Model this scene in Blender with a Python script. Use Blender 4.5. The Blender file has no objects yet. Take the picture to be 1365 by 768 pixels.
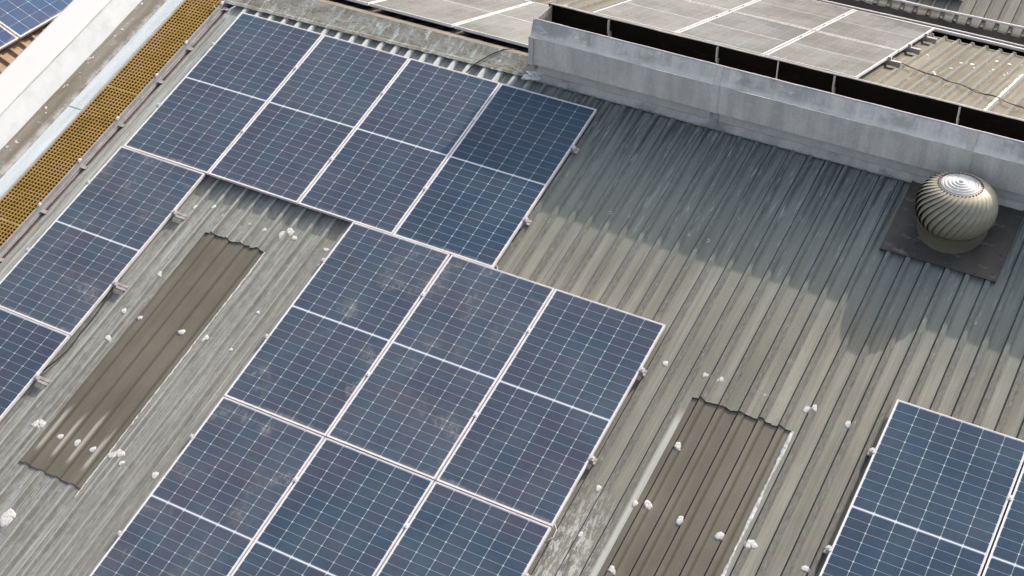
import bpy, bmesh, math, random
from mathutils import Vector, Matrix
random.seed(7)
S = bpy.context.scene
C = S.collection

# ------------------------------------------------------------------ camera, sky, sun, exposure
TH = math.radians(15.63)                       # pitch of the roof
co, si = math.cos(TH), math.sin(TH)
CAM_POS = (9.56909, -11.80415, 7.2224)
cam = bpy.data.cameras.new('camera'); camo = bpy.data.objects.new('camera', cam); C.objects.link(camo)
cam.sensor_width = 36; cam.lens = 53.27; cam.clip_start = .1; cam.clip_end = 5000
S.camera = camo
CAM_ROWS = ((0.8743425, -0.2917313, 0.3878376), (0.4853094, 0.5256041, -0.698724), (-9.4e-06, 0.7991453, 0.6011379))
camo.matrix_world = Matrix.Translation(CAM_POS) @ Matrix(CAM_ROWS).to_4x4()

sun_dir = Vector((.60, 2.524, 1.744)).normalized()
w = bpy.data.worlds.new('World'); S.world = w; w.use_nodes = True
nt = w.node_tree
sky = nt.nodes.new('ShaderNodeTexSky'); sky.sky_type = 'NISHITA'; sky.sun_disc = False
sky.sun_elevation = math.asin(sun_dir.z); sky.sun_rotation = math.atan2(sun_dir.x, sun_dir.y)
sky.air_density = 1.0; sky.dust_density = 5.0; sky.ozone_density = 1.0
bg = nt.nodes['Background']; bg.inputs['Strength'].default_value = .135
hs = nt.nodes.new('ShaderNodeHueSaturation'); hs.inputs['Saturation'].default_value = .64          # hazy, whitish sky
nt.links.new(sky.outputs[0], hs.inputs['Color']); nt.links.new(hs.outputs[0], bg.inputs[0])
sl = bpy.data.lights.new('sun', 'SUN'); sl.energy = 2.6; sl.angle = math.radians(.55); sl.color = (1, .93, .84)
so = bpy.data.objects.new('sun', sl); C.objects.link(so); so.location = (20, 60, 60)
so.rotation_euler = sun_dir.to_track_quat('Z', 'Y').to_euler()
S.view_settings.view_transform = 'Standard'; S.view_settings.look = 'None'
S.view_settings.exposure = 1.06; S.view_settings.gamma = 1
S.view_settings.use_curve_mapping = False
S.render.engine = 'CYCLES'
S.render.resolution_x = 1024; S.render.resolution_y = 576

# ------------------------------------------------------------------ frames of reference
RIDGE_V, CREST = .46, -.047
def r2w(u, v, h=0):
    dv, dw = v - RIDGE_V, h - CREST
    return Vector((u, dv * co - dw * si, dv * si + dw * co))
FRONT = Matrix.Translation(r2w(0, 0, 0)) @ Matrix.Rotation(TH, 4, 'X')          # front slope: x along ridge, y up slope
BACK = Matrix.Rotation(-TH, 4, 'X')                                             # back slope: y down the slope from the ridge, z=0 at rib crests
def F(u, v, h=0): return FRONT @ Matrix.Translation((u, v, h))
def B(u, v, h=0): return BACK @ Matrix.Translation((u, v, h))
I4 = Matrix.Identity(4)

def setp(o, label=None, cat=None, group=None, kind=None):
    if label: o['label'] = label
    if cat: o['category'] = cat
    if group: o['group'] = group
    if kind: o['kind'] = kind
    return o
def thing(name, label, cat, mw=I4, group=None):
    o = bpy.data.objects.new(name, None); C.objects.link(o); o.matrix_world = mw
    o.empty_display_size = .1
    WM[o] = mw.copy()
    return setp(o, label, cat, group)
WM = {}
def obj(name, bm, mat, parent=None, mw=None, smooth=False):
    """link a bmesh as one mesh object; mw is its world matrix (default: the parent's)"""
    me = bpy.data.meshes.new(name); bm.to_mesh(me); bm.free()
    if mat: me.materials.append(mat)
    if smooth:
        for p in me.polygons: p.use_smooth = True
    return link(name, me, parent, mw)
def link(name, me, parent=None, mw=None):
    o = bpy.data.objects.new(name, me); C.objects.link(o)
    if parent is not None:
        pm = WM[parent]; mw = pm if mw is None else mw
        o.parent = parent; o.matrix_local = pm.inverted() @ mw
    elif mw is None: mw = I4
    if parent is None: o.matrix_world = mw
    WM[o] = mw.copy()
    return o

# ------------------------------------------------------------------ mesh helpers
def quad(bm, a, b, c_, d):
    return bm.faces.new([bm.verts.new(p) for p in (a, b, c_, d)])
def box(bm, x0, x1, y0, y1, z0, z1):
    v = [bm.verts.new((x, y, z)) for x in (x0, x1) for y in (y0, y1) for z in (z0, z1)]
    for f in ((0, 1, 3, 2), (4, 6, 7, 5), (0, 4, 5, 1), (2, 3, 7, 6), (0, 2, 6, 4), (1, 5, 7, 3)):
        bm.faces.new([v[i] for i in f])
def bevel(bm, r, seg=1):
    bmesh.ops.bevel(bm, geom=list(bm.edges), offset=r, segments=seg, affect='EDGES', clamp_overlap=True)
def tube(bm, pts, r, n=8, r1=None):
    pts = [Vector(p) for p in pts]; rings = []
    for i, p in enumerate(pts):
        t = (pts[min(i + 1, len(pts) - 1)] - pts[max(i - 1, 0)]).normalized()
        a = t.cross(Vector((0, 0, 1)) if abs(t.z) < .9 else Vector((1, 0, 0))).normalized(); b = t.cross(a)
        rings.append([bm.verts.new(p + (a * math.cos(2 * math.pi * k / n) + b * math.sin(2 * math.pi * k / n)) * r) for k in range(n)])
    for A, D in zip(rings, rings[1:]):
        for k in range(n): bm.faces.new((A[k], A[(k + 1) % n], D[(k + 1) % n], D[k]))
    bm.faces.new(rings[0][::-1]); bm.faces.new(rings[-1])
def lathe(bm, prof, n=48, x=0, y=0):
    rings = []
    for r, z in prof:
        rings.append([bm.verts.new((x + r * math.cos(2 * math.pi * k / n), y + r * math.sin(2 * math.pi * k / n), z)) for k in range(n)] if r > 1e-6 else [bm.verts.new((x, y, z))])
    for A, D in zip(rings, rings[1:]):
        for k in range(n):
            j = (k + 1) % n
            if len(A) == 1 and len(D) == 1: continue
            if len(D) == 1: bm.faces.new((A[k], A[j], D[0]))
            elif len(A) == 1: bm.faces.new((A[0], D[j], D[k]))
            else: bm.faces.new((A[k], A[j], D[j], D[k]))
def strip(bm, prof, x0, x1, th=.005, wob=0, nx=1):
    """folded sheet: polyline of (y,z) with thickness th, run along x"""
    P = [Vector((0, y, z)) for y, z in prof]; off = []
    for i, p in enumerate(P):
        ns = []
        if i: ns.append((P[i] - P[i - 1]).normalized())
        if i < len(P) - 1: ns.append((P[i + 1] - P[i]).normalized())
        nn = [Vector((0, -d.z, d.y)) for d in ns]
        m = sum(nn, Vector()).normalized(); m *= th / max(.35, m.dot(nn[0])); off.append(p - m)
    loop = P + off[::-1]; secs = []
    for k in range(nx + 1):
        x = x0 + (x1 - x0) * k / nx
        secs.append([bm.verts.new((x, p.y + random.uniform(-wob, wob), p.z + random.uniform(-wob, wob))) for p in loop])
    n = len(loop)
    for A, D in zip(secs, secs[1:]):
        for k in range(n): bm.faces.new((A[k], D[k], D[(k + 1) % n], A[(k + 1) % n]))
    m = len(P)
    for sec, fl in ((secs[0], False), (secs[-1], True)):
        for k in range(m - 1):
            q = [sec[k], sec[k + 1], sec[n - 2 - k], sec[n - 1 - k]]
            bm.faces.new(q[::-1] if fl else q)
def prism(bm, prof, axis_pts):
    """closed (x,z) outline swept along points"""
    secs = [[bm.verts.new((p[0] + x, p[1], p[2] + z)) for x, z in prof] for p in axis_pts]
    n = len(prof)
    for A, D in zip(secs, secs[1:]):
        for k in range(n): bm.faces.new((A[k], A[(k + 1) % n], D[(k + 1) % n], D[k]))
    bm.faces.new(secs[0][::-1]); bm.faces.new(secs[-1])
def blob(r, hgt=.35, seed=0):
    rr = random.Random(seed); bm = bmesh.new()
    bmesh.ops.create_icosphere(bm, subdivisions=2, radius=1)
    ph = [rr.uniform(0, 6.3) for _ in range(4)]; st = rr.uniform(.85, 1.25); ro = rr.uniform(0, 3.1)
    for v in bm.verts:
        a = math.atan2(v.co.y, v.co.x)
        k = 1 + .16 * math.sin(2 * a + ph[0]) + .17 * math.sin(3 * a + ph[1]) + .07 * math.sin(7 * a + ph[2]) + rr.uniform(-.05, .05)
        x, y = v.co.x * k * st, v.co.y * k / st
        v.co = Vector((x * math.cos(ro) - y * math.sin(ro), x * math.sin(ro) + y * math.cos(ro), v.co.z * hgt)) * r
    return bm

# ------------------------------------------------------------------ node helpers
class Mat:
    def __init__(s, name, rough=.7, metal=0, spec=.4):
        s.m = bpy.data.materials.new(name); s.m.use_nodes = True; s.t = s.m.node_tree
        s.b = s.t.nodes['Principled BSDF']
        s.b.inputs['Roughness'].default_value = rough; s.b.inputs['Metallic'].default_value = metal
        s.b.inputs['Specular IOR Level'].default_value = spec
        tc = s.t.nodes.new('ShaderNodeTexCoord'); s.P = tc.outputs['Object']
        sx = s.t.nodes.new('ShaderNodeSeparateXYZ'); s.t.links.new(s.P, sx.inputs[0])
        s.x, s.y, s.z = sx.outputs
        s.oi = None
    def rand(s):
        if s.oi is None: s.oi = s.t.nodes.new('ShaderNodeObjectInfo').outputs['Random']
        return s.oi
    def _in(s, sock, v):
        if isinstance(v, bpy.types.NodeSocket): s.t.links.new(v, sock)
        elif isinstance(v, (tuple, list)) and len(v) == 3 and sock.type == 'RGBA': sock.default_value = (*v, 1)
        else: sock.default_value = v
    def mth(s, op, a, b=0, c=0, clamp=False):
        n = s.t.nodes.new('ShaderNodeMath'); n.operation = op; n.use_clamp = clamp
        s._in(n.inputs[0], a); s._in(n.inputs[1], b)
        if op in ('MULTIPLY_ADD', 'SMOOTH_MIN', 'WRAP', 'COMPARE'): s._in(n.inputs[2], c)
        return n.outputs[0]
    def add(s, a, b): return s.mth('ADD', a, b)
    def mul(s, a, b): return s.mth('MULTIPLY', a, b)
    def sub(s, a, b): return s.mth('SUBTRACT', a, b)
    def sm(s, v, a, b, lo=0., hi=1.):                     # smoothstep
        n = s.t.nodes.new('ShaderNodeMapRange'); n.interpolation_type = 'SMOOTHSTEP'
        s._in(n.inputs[0], v); n.inputs[1].default_value = a; n.inputs[2].default_value = b
        n.inputs[3].default_value = lo; n.inputs[4].default_value = hi
        return n.outputs[0]
    def noise(s, sc=(1, 1, 1), det=4, rough=.55, off=None, scale=1, dist=0):
        mp = s.t.nodes.new('ShaderNodeMapping'); s.t.links.new(s.P, mp.inputs[0])
        mp.inputs['Scale'].default_value = sc if isinstance(sc, tuple) else (sc, sc, sc)
        if off is not None:
            if isinstance(off, bpy.types.NodeSocket):
                cb = s.t.nodes.new('ShaderNodeCombineXYZ'); o = s.mul(off, 57.3)
                for i in range(3): s.t.links.new(o, cb.inputs[i])
                s.t.links.new(cb.outputs[0], mp.inputs['Location'])
            else: mp.inputs['Location'].default_value = off
        n = s.t.nodes.new('ShaderNodeTexNoise'); s.t.links.new(mp.outputs[0], n.inputs[0])
        n.inputs['Scale'].default_value = scale; n.inputs['Detail'].default_value = det; n.inputs['Roughness'].default_value = rough
        n.inputs['Distortion'].default_value = dist
        return n.outputs[0]
    def ramp(s, f, stops):
        n = s.t.nodes.new('ShaderNodeValToRGB'); s._in(n.inputs[0], f); e = n.color_ramp.elements
        while len(e) < len(stops): e.new(.5)
        for el, (p, c) in zip(e, stops): el.position = p; el.color = (*c, 1)
        return n.outputs[0]
    def mix(s, f, a, b, mode='MIX'):
        n = s.t.nodes.new('ShaderNodeMix'); n.data_type = 'RGBA'; n.blend_type = mode
        s._in(n.inputs[0], f); s._in(n.inputs[6], a); s._in(n.inputs[7], b)
        return n.outputs[2]
    def grey(s, v):
        n = s.t.nodes.new('ShaderNodeCombineColor')
        for i in range(3): s._in(n.inputs[i], v)
        return n.outputs[0]
    def bump(s, h, strength=.3, dist=.01):
        n = s.t.nodes.new('ShaderNodeBump'); n.inputs['Strength'].default_value = strength; n.inputs['Distance'].default_value = dist
        s.t.links.new(h, n.inputs['Height']); s.t.links.new(n.outputs[0], s.b.inputs['Normal'])
    def col(s, c): s._in(s.b.inputs['Base Color'], c); return s.m
    def set(s, k, v): s._in(s.b.inputs[k], v)

def plain(name, c, rough=.6, metal=0, var=.25, sc=9):
    m = Mat(name, rough, metal); n = m.noise(sc, 5, .65); g = m.noise(sc * 9, 2, .5)
    k = m.add(m.sm(n, .2, .8, 1 - var, 1 + var), m.sm(g, .2, .8, -var * .35, var * .35))
    m.col(m.mix(1, c, m.grey(k), 'MULTIPLY')); return m.m

PITCH, PHASE = .17, 4.39
def weathered(name, front=True, shade_wear=1.):
    """grey fibre-cement / coated sheet, streaked along the fall"""
    m = Mat(name, .85, 0, .25)
    s1 = m.noise((9, .30, 3), 5, .6, off=(3, 1, 0)); s2 = m.noise((46, .8, 8), 4, .6); s3 = m.noise((210, 1.6, 20), 2, .5)
    bl = m.noise(1.1, 4, .6, off=(5, 2, 0)); gr = m.noise(130, 3, .7); mid = m.noise((20, 9, 9), 5, .7, off=(1, 7, 0))
    sh = m.noise((1.0 / .68, .02, 1), 0, .5, off=(7, 3, 0))                      # each sheet has weathered to its own tone
    if front: base = m.ramp(s1, [(.28, (.172, .166, .136)), (.5, (.222, .214, .178)), (.72, (.272, .264, .224))])
    else: base = m.ramp(s1, [(.28, (.085, .074, .055)), (.5, (.128, .113, .086)), (.72, (.175, .158, .125))])
    k = m.add(m.sm(s2, .3, .7, .90, 1.07), m.sm(s3, .3, .7, -.09, .07))
    k = m.mul(k, m.sm(bl, .3, .7, .88, 1.1)); k = m.mul(k, m.sm(gr, .25, .75, .84, 1.14)); k = m.mul(k, m.sm(sh, .3, .7, .9, 1.08))
    c = m.mix(1, base, m.grey(k), 'MULTIPLY')
    fr = m.mth('FRACT', m.mul(m.add(m.x, 100 * PITCH - PHASE + PITCH / 2), 1 / PITCH)); d = m.mth('ABSOLUTE', m.sub(fr, .50))
    rib = m.sm(d, .15, .185, 1, 0)
    rn = m.noise((70, 14, 30), 6, .82)
    rc = m.ramp(rn, [(.3, (.05, .048, .042)), (.46, (.125, .122, .107)), (.6, (.165, .16, .142)), (.70, (.46, .46, .42))])
    ribk = m.mul(rib, m.sm(m.noise((5.9, 1.1, 1), 3, .6, off=(2, 5, 0)), .3, .65, .7, 1))
    if front:
        left = m.mul(m.sm(m.x, 1.4, 4.4, 1, 0), shade_wear)
        ribk = m.mul(ribk, m.sub(1, m.mul(left, .35)))
    c = m.mix(ribk, c, rc)
    if front:
        st = m.noise((44, .8, 5), 8, .78, off=(9, 4, 0)); c = m.mix(m.mul(left, .6), c, m.mix(1, (.228, .228, .208), m.grey(k), 'MULTIPLY'))
        th = m.add(st, m.mul(left, .13))
        c = m.mix(m.mul(m.sm(th, .60, .72), .66), c, (.42, .435, .405))
        dk = m.noise((52, .9, 5), 8, .78, off=(19, 2, 0))
        c = m.mix(m.mul(m.sm(m.add(dk, m.mul(left, .12)), .58, .68), .58), c, (.095, .097, .088))
        c = m.mix(m.mul(left, m.sm(mid, .45, .6, 0, .45)), c, (.30, .31, .285))
        c = m.mix(m.mul(left, m.sm(m.noise((30, 16, 9), 6, .8, off=(3, 3, 3)), .52, .62, 0, .5)), c, (.115, .117, .105))
        # the narrow strip between walkway and panels is bleached
        c = m.mix(m.mul(m.sm(m.x, -.05, .03, 1, 0), m.sm(st, .38, .62, .1, .75)), c, (.42, .425, .39))
        # teal shade tone painted into the sheet, and black algae below the ventilator
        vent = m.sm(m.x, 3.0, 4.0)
        top = m.sm(m.add(m.y, m.mul(m.sub(s2, .5), .8)), -1.75, -.75, 0, shade_wear)
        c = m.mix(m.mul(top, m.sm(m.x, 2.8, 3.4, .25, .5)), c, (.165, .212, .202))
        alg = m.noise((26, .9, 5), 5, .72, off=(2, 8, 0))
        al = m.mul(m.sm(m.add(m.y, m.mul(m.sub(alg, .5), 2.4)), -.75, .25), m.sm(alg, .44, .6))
        c = m.mix(m.mul(m.mul(al, vent), .75 * shade_wear), c, (.055, .06, .055))
        lich = m.noise((34, 3.0, 9), 6, .78, off=(12, 8, 0))
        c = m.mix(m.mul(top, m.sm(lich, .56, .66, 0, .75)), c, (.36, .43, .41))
        c = m.mix(m.mul(left, m.mul(m.sm(m.mth('ABSOLUTE', m.sub(fr, .615)), .02, .06, 1, 0), m.sm(st, .35, .6, .2, .65))), c, (.095, .096, .085))
        c = m.mix(m.mul(left, m.mul(m.sm(m.mth('ABSOLUTE', m.sub(fr, .30)), .015, .05, 1, 0), m.sm(dk, .35, .6, .2, .7))), c, (.085, .086, .078))
        c = m.mix(m.mul(left, m.mul(m.sm(m.mth('ABSOLUTE', m.sub(fr, .49)), .03, .07, 1, 0), m.sm(dk, .42, .58, 0, .6))), c, (.44, .455, .425))
        rg = m.mul(m.sm(m.y, -.12, -.02), m.sm(m.x, 3.2, 3.6, 1, 0)); c = m.mix(m.mul(rg, m.mul(rib, .8)), c, (.50, .52, .50))
        # flaked white patches beside the middle block of panels
        fl = m.noise((34, 8, 9), 6, .8, off=(4, 4, 0))
        dx = m.sub(m.x, 6.05); dy = m.mul(m.add(m.y, 4.35), .40)
        near = m.sm(m.mth('SQRT', m.add(m.mul(dx, dx), m.mul(dy, dy))), .05, .36, 1, 0)
        c = m.mix(m.mul(near, m.sm(fl, .49, .57, 0, .75)), c, (.50, .50, .465))
        # pale bleached pan left of the second skylight
        bs = m.mul(m.sm(m.mth('ABSOLUTE', m.sub(m.x, 6.335)), .02, .055, 1, 0), m.sm(m.y, -2.95, -2.75, 1, 0))
        c = m.mix(m.mul(bs, m.sm(st, .3, .6, .25, .85)), c, (.47, .485, .44))
    else:
        fl = m.noise((18, 1.4, 5), 6, .7, off=(4, 4, 0))
        c = m.mix(m.sm(fl, .6, .72, 0, .7), c, (.44, .41, .35))
    m.bump(m.add(m.mul(s3, .9), m.add(gr, m.mul(mid, .8))), .35, .004)
    return m.col(c)

def dirty_metal(name, c, rough=.45, metal=.3, streak=(.6, 9), dark=.45, stain=(.06, .055, .05), pale=(.55, .57, .6), axis='x', sam=.5, edge=None):
    m = Mat(name, rough, metal)
    sc = (streak[1], streak[0], streak[0]) if axis == 'x' else (streak[0], streak[1], streak[1])
    a = m.noise(sc, 6, .65); b = m.noise(2.2, 5, .65, off=(3, 3, 1)); g = m.noise(60, 3, .6); e = m.noise((5, 14, 14), 6, .7, off=(8, 1, 2))
    k = m.mul(m.sm(a, .3, .7, .82, 1.15), m.sm(g, .25, .75, .9, 1.1))
    o = m.mix(1, c, m.grey(k), 'MULTIPLY')
    o = m.mix(m.mul(m.sm(b, .5, .62), dark), o, stain)
    o = m.mix(m.mul(m.sm(e, .56, .68), sam), o, pale)
    if edge: o = m.mix(m.mul(m.sm(m.add(m.z, m.mul(m.sub(e, .5), .12)), edge[0], edge[1], 1, 0), m.sm(e, .38, .6, .3, .9)), o, pale)
    m.set('Roughness', m.sm(b, .3, .7, rough - .08, rough + .2))
    m.bump(m.add(b, m.mul(g, .1)), .12, .01)
    return m.col(o)

def cell_material(name, w, l, split=True, rows=12, dust=.10, smudge=.0, line=1, tint=(.013, .030, .065), dcol=(.40, .37, .31)):
    """solar cells behind glass: six columns, two groups of half cells, white gaps, dust"""
    m = Mat(name, .2, 0, .5); m.b.inputs['IOR'].default_value = 1.40
    m.b.inputs['Specular Tint'].default_value = (.42, .68, 1, 1)
    mg = .007
    px = (w - 2 * mg) / 6; half = l / 2 - mg - (.011 if split else 0); py = half / rows
    X = m.mul(m.add(m.x, w / 2 - mg), 1 / px)
    ay = m.mth('ABSOLUTE', m.y); Y = m.mul(m.sub(ay, .011 if split else 0), 1 / py)
    def dist(V, p): return m.mul(m.mth('ABSOLUTE', m.sub(m.mth('FRACT', m.add(V, .5)), .5)), p)
    dx = dist(X, px); dy = dist(Y, py)
    lc = m.sm(dx, .0010, .0026, 1, 0); lr = m.sm(dy, .0008, .0022, 1, 0)
    node = m.sm(m.add(dx, dy), .0075, .0105, 1, 0)
    cid = m.t.nodes.new('ShaderNodeCombineXYZ'); m._in(cid.inputs[0], m.mth('FLOOR', X)); m._in(cid.inputs[1], m.mth('FLOOR', m.mul(m.add(m.y, 50), 1 / py))); m._in(cid.inputs[2], m.mul(m.rand(), 91))
    wn = m.t.nodes.new('ShaderNodeTexWhiteNoise'); m.t.links.new(cid.outputs[0], wn.inputs[0])
    big = m.noise(1.4, 3, .5, off=m.rand())
    cc = m.mix(m.add(m.mul(wn.outputs[0], .5), m.sm(big, .3, .7, 0, .5)), tuple(t * k for t, k in zip(tint, (1.75, .86, .88))), tuple(t * k for t, k in zip(tint, (.5, 1.25, 1.2))))
    bb = m.mth('ABSOLUTE', m.sub(m.mth('FRACT', m.mul(X, 9)), .5))
    cc = m.mix(m.sm(bb, .05, .10, .07, 0), cc, (.25, .27, .3))
    c = m.mix(m.mul(lr, .62 * line), cc, (.34, .43, .45)); c = m.mix(m.mul(lc, .8 * line), c, (.40, .48, .49)); c = m.mix(m.mul(node, .75 * line), c, (.46, .54, .55))
    edge = m.mth('MAXIMUM', m.sm(m.mth('ABSOLUTE', m.x), w / 2 - mg - .001, w / 2 - mg + .001), m.sm(ay, l / 2 - mg - .001, l / 2 - mg + .001))
    if split: edge = m.mth('MAXIMUM', edge, m.sm(ay, .0052, .007, 1, 0))
    c = m.mix(m.mul(edge, .95), c, (.66, .68, .74))
    # dust film, settled more along the lower edge, and wiped smudges
    d1 = m.noise(2.0, 5, .6, off=m.rand()); d2 = m.noise((40, 14, 1), 4, .7, off=m.rand())
    f = m.mul(m.mul(m.sm(d1, .25, .8, dust * .72, dust * 1.3), m.sm(m.rand(), 0, 1, .86, 1.12)), m.sm(d2, .2, .8, .85, 1.15))
    low = m.mul(m.sm(m.add(m.y, m.mul(m.sub(d1, .5), .14)), -l / 2, -l / 2 + .055, 1, 0), m.sm(d2, .2, .8, .16, .48))
    f = m.mth('MAXIMUM', f, low)
    if smudge:
        q = m.noise(2.7, 2, .5, off=m.rand()); r_ = m.noise((30, 17, 1), 6, .8, off=m.rand())
        sg = m.mul(m.sm(q, .56, .70), m.sm(r_, .42, .64, 0, smudge))
        f = m.mth('MAXIMUM', f, m.add(f, sg))
    c = m.mix(f, c, dcol)
    m.set('Roughness', m.sm(d1, .3, .7, .13, .26))
    return m.col(c)

# ------------------------------------------------------------------ materials
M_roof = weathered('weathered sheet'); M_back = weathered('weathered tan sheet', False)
M_far = weathered('grimy far sheet', True, 0.)
M_alu = plain('aluminium frame', (.66, .615, .60), .5, .0, .16, 7)
M_clamp = plain('dull clamp', (.50, .47, .45), .5, .1, .2, 20)
M_rail = plain('weathered rail', (.36, .33, .31), .55, .2, .25, 20)
M_alu_grey = plain('grey aluminium', (.42, .41, .40), .45, .4, .2, 12)
M_vent = dirty_metal('galvanised sheet', (.64, .60, .54), .6, .05, (.7, 5), .22, (.42, .395, .36), (.68, .655, .61), sam=.5)
M_bevel = dirty_metal('stained galvanised lip', (.68, .65, .60), .5, .1, (.8, 9), .45, (.24, .235, .235), (.86, .83, .77), sam=1, edge=(.385, .44))
M_lip = plain('lip fold', (.62, .56, .56), .5, .2, .2)
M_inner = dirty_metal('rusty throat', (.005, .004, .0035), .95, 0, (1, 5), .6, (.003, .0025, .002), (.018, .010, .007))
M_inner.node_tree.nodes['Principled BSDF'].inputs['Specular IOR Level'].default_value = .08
M_flash = dirty_metal('flashing', (.38, .37, .345), .65, .05, (.8, 5), .55, (.10, .095, .09), (.33, .33, .34))
M_cap = None
M_wallstrip = plain('throat sheet', (.47, .45, .41), .65, .05, .15, 6)
M_screw = plain('oxidised washer', (.30, .33, .32), .7, .1, .9, 60)
M_seal = plain('white sealant', (.49, .48, .455), .9, 0, .3, 45)
M_seal_old = plain('old sealant', (.46, .46, .44), .85, 0, .5, 22)
M_yellow = None
M_dark = plain('dark rubber', (.03, .028, .027), .7)
M_cable = plain('brown cable', (.085, .055, .045), .6)
M_conduit = plain('grey conduit', (.25, .225, .21), .6, 0, .3)
M_wall = plain('painted block wall', (.40, .38, .34), .9, 0, .25, 3)

def cap_mat():
    m = Mat('ridge capping', .85, 0, .25)
    a = m.noise((4.5, 8, 8), 7, .72); b = m.noise((18, 3, 3), 6, .75, off=(2, 2, 2)); g = m.noise(90, 3, .7); e = m.noise((7, 3, 3), 7, .75, off=(5, 5, 1))
    c = m.ramp(a, [(.3, (.085, .078, .065)), (.45, (.185, .172, .142)), (.58, (.25, .255, .23)), (.72, (.34, .37, .35))])
    c = m.mix(m.sm(b, .52, .62, 0, .8), c, (.34, .39, .37)); c = m.mix(m.sm(e, .56, .64, 0, .85), c, (.50, .51, .47))
    c = m.mix(m.mul(m.sm(m.noise((9, 15, 15), 5, .75), .54, .66), .75), c, (.065, .058, .048))
    c = m.mix(1, c, m.grey(m.sm(g, .25, .75, .75, 1.2)), 'MULTIPLY')
    m.bump(m.add(g, a), .4, .004); return m.col(c)
M_cap = cap_mat()
M_capback = plain('silted capping', (.15, .125, .098), .9, 0, .3, 8)

def skylight_mat():
    m = Mat('aged skylight sheet', .42, 0, .4)
    s1 = m.noise((10, .5, 3), 5, .6); gr = m.noise(110, 3, .6); b = m.noise(1.6, 4, .6)
    c = m.ramp(s1, [(.3, (.108, .095, .070)), (.7, (.145, .129, .099))])
    c = m.mix(1, c, m.grey(m.mul(m.sm(gr, .25, .75, .9, 1.1), m.sm(b, .3, .7, .86, 1.1))), 'MULTIPLY')
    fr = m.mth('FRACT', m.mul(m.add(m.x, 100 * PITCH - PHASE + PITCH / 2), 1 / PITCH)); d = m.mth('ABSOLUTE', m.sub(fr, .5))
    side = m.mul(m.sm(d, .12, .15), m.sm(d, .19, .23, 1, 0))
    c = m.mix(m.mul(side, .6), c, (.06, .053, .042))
    line = m.sm(m.mth('ABSOLUTE', m.sub(d, .30)), .004, .02, 1, 0); c = m.mix(m.mul(line, .25), c, (.22, .20, .165))
    # worn pale ribs near the lower end
    wy = m.mul(m.sm(m.y, -5.32, -5.22), m.sm(m.add(m.y, m.mul(m.sub(s1, .5), .8)), -4.95, -4.80, 1, 0))
    c = m.mix(m.mul(m.mul(m.sm(d, .05, .13, 1, 0), wy), .65), c, (.40, .39, .33))
    fl = m.noise((16, .8, 4), 5, .7, off=(6, 2, 0)); c = m.mix(m.sm(fl, .66, .78, 0, .5), c, (.30, .27, .22))
    m.bump(m.add(gr, s1), .15, .003); return m.col(c)
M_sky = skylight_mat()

def white_mat():
    m = Mat('white coating', .75, 0, .3); a = m.noise(3, 6, .7); b = m.noise((9, 2, 9), 6, .75, off=(3, 1, 4)); g = m.noise(40, 3, .6)
    c = m.mix(m.sm(a, .5, .75, 0, .3), (.60, .595, .575), (.50, .495, .475)); c = m.mix(m.sm(b, .62, .74, 0, .5), c, (.50, .49, .46))
    c = m.mix(m.sm(g, .66, .76, 0, .25), c, (.40, .39, .36)); m.bump(m.add(a, g), .2, .006); return m.col(c)
M_white = white_mat()
def face_mat():
    m = Mat('greyed white coating', .8, 0, .3); a = m.noise(4, 6, .7); b = m.noise((14, 2, 4), 6, .75, off=(3, 1, 4)); g = m.noise(50, 3, .6)
    c = m.mix(m.sm(a, .42, .7, 0, .7), (.62, .635, .635), (.50, .51, .50)); c = m.mix(m.sm(b, .6, .72, 0, .6), c, (.74, .75, .74))
    c = m.mix(m.sm(g, .64, .74, 0, .3), c, (.35, .34, .32)); m.bump(m.add(a, g), .2, .006); return m.col(c)
M_face = face_mat()
def concrete_mat():
    m = Mat('gutter concrete', .9, 0, .2); a = m.noise((9, .8, 3), 6, .7); b = m.noise(7, 6, .7, off=(2, 3, 1)); g = m.noise(90, 3, .6)
    c = m.ramp(a, [(.3, (.135, .115, .088)), (.5, (.21, .185, .15)), (.7, (.30, .285, .25))])
    c = m.mix(m.sm(b, .55, .68, 0, .6), c, (.40, .39, .36)); c = m.mix(1, c, m.grey(m.sm(g, .25, .75, .78, 1.2)), 'MULTIPLY')
    band = m.sm(m.mth('ABSOLUTE', m.add(m.x, 1.02)), .02, .10, 1, 0); c = m.mix(m.mul(band, m.sm(b, .35, .6, 0, .8)), c, (.46, .45, .42))
    m.bump(m.add(g, b), .3, .005); return m.col(c)
M_conc = concrete_mat()
M_blue = dirty_metal('pale blue flashing', (.50, .54, .545), .6, .05, (.5, 5), .12, (.35, .38, .38), (.56, .60, .61))
def yellow_mat():
    m = Mat('yellow grating', .65, 0, .3); a = m.noise(4, 5, .6); b = m.noise(30, 4, .7)
    c = m.ramp(a, [(.3, (.25, .155, .038)), (.5, (.34, .215, .048)), (.7, (.37, .215, .11))])
    c = m.mix(m.sm(b, .55, .7, 0, .5), c, (.30, .17, .07)); return m.col(c)
M_yellow = yellow_mat()
M_silt = plain('dark silt', (.05, .04, .032), .95, 0, .4, 12)
M_plate = dirty_metal('dark flashing plate', (.062, .056, .049), .55, .15, (1, 6), .5, (.045, .041, .036), (.26, .24, .215), sam=.6)
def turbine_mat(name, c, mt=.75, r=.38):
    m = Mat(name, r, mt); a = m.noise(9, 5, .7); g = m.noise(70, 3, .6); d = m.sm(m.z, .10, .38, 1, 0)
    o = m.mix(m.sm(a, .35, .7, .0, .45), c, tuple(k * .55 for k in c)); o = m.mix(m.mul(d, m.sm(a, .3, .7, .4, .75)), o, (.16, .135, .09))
    m.set('Roughness', m.sm(g, .3, .7, r - .06, r + .12)); m.set('Metallic', m.sub(mt, m.mul(d, .35))); return m.col(o)
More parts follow.
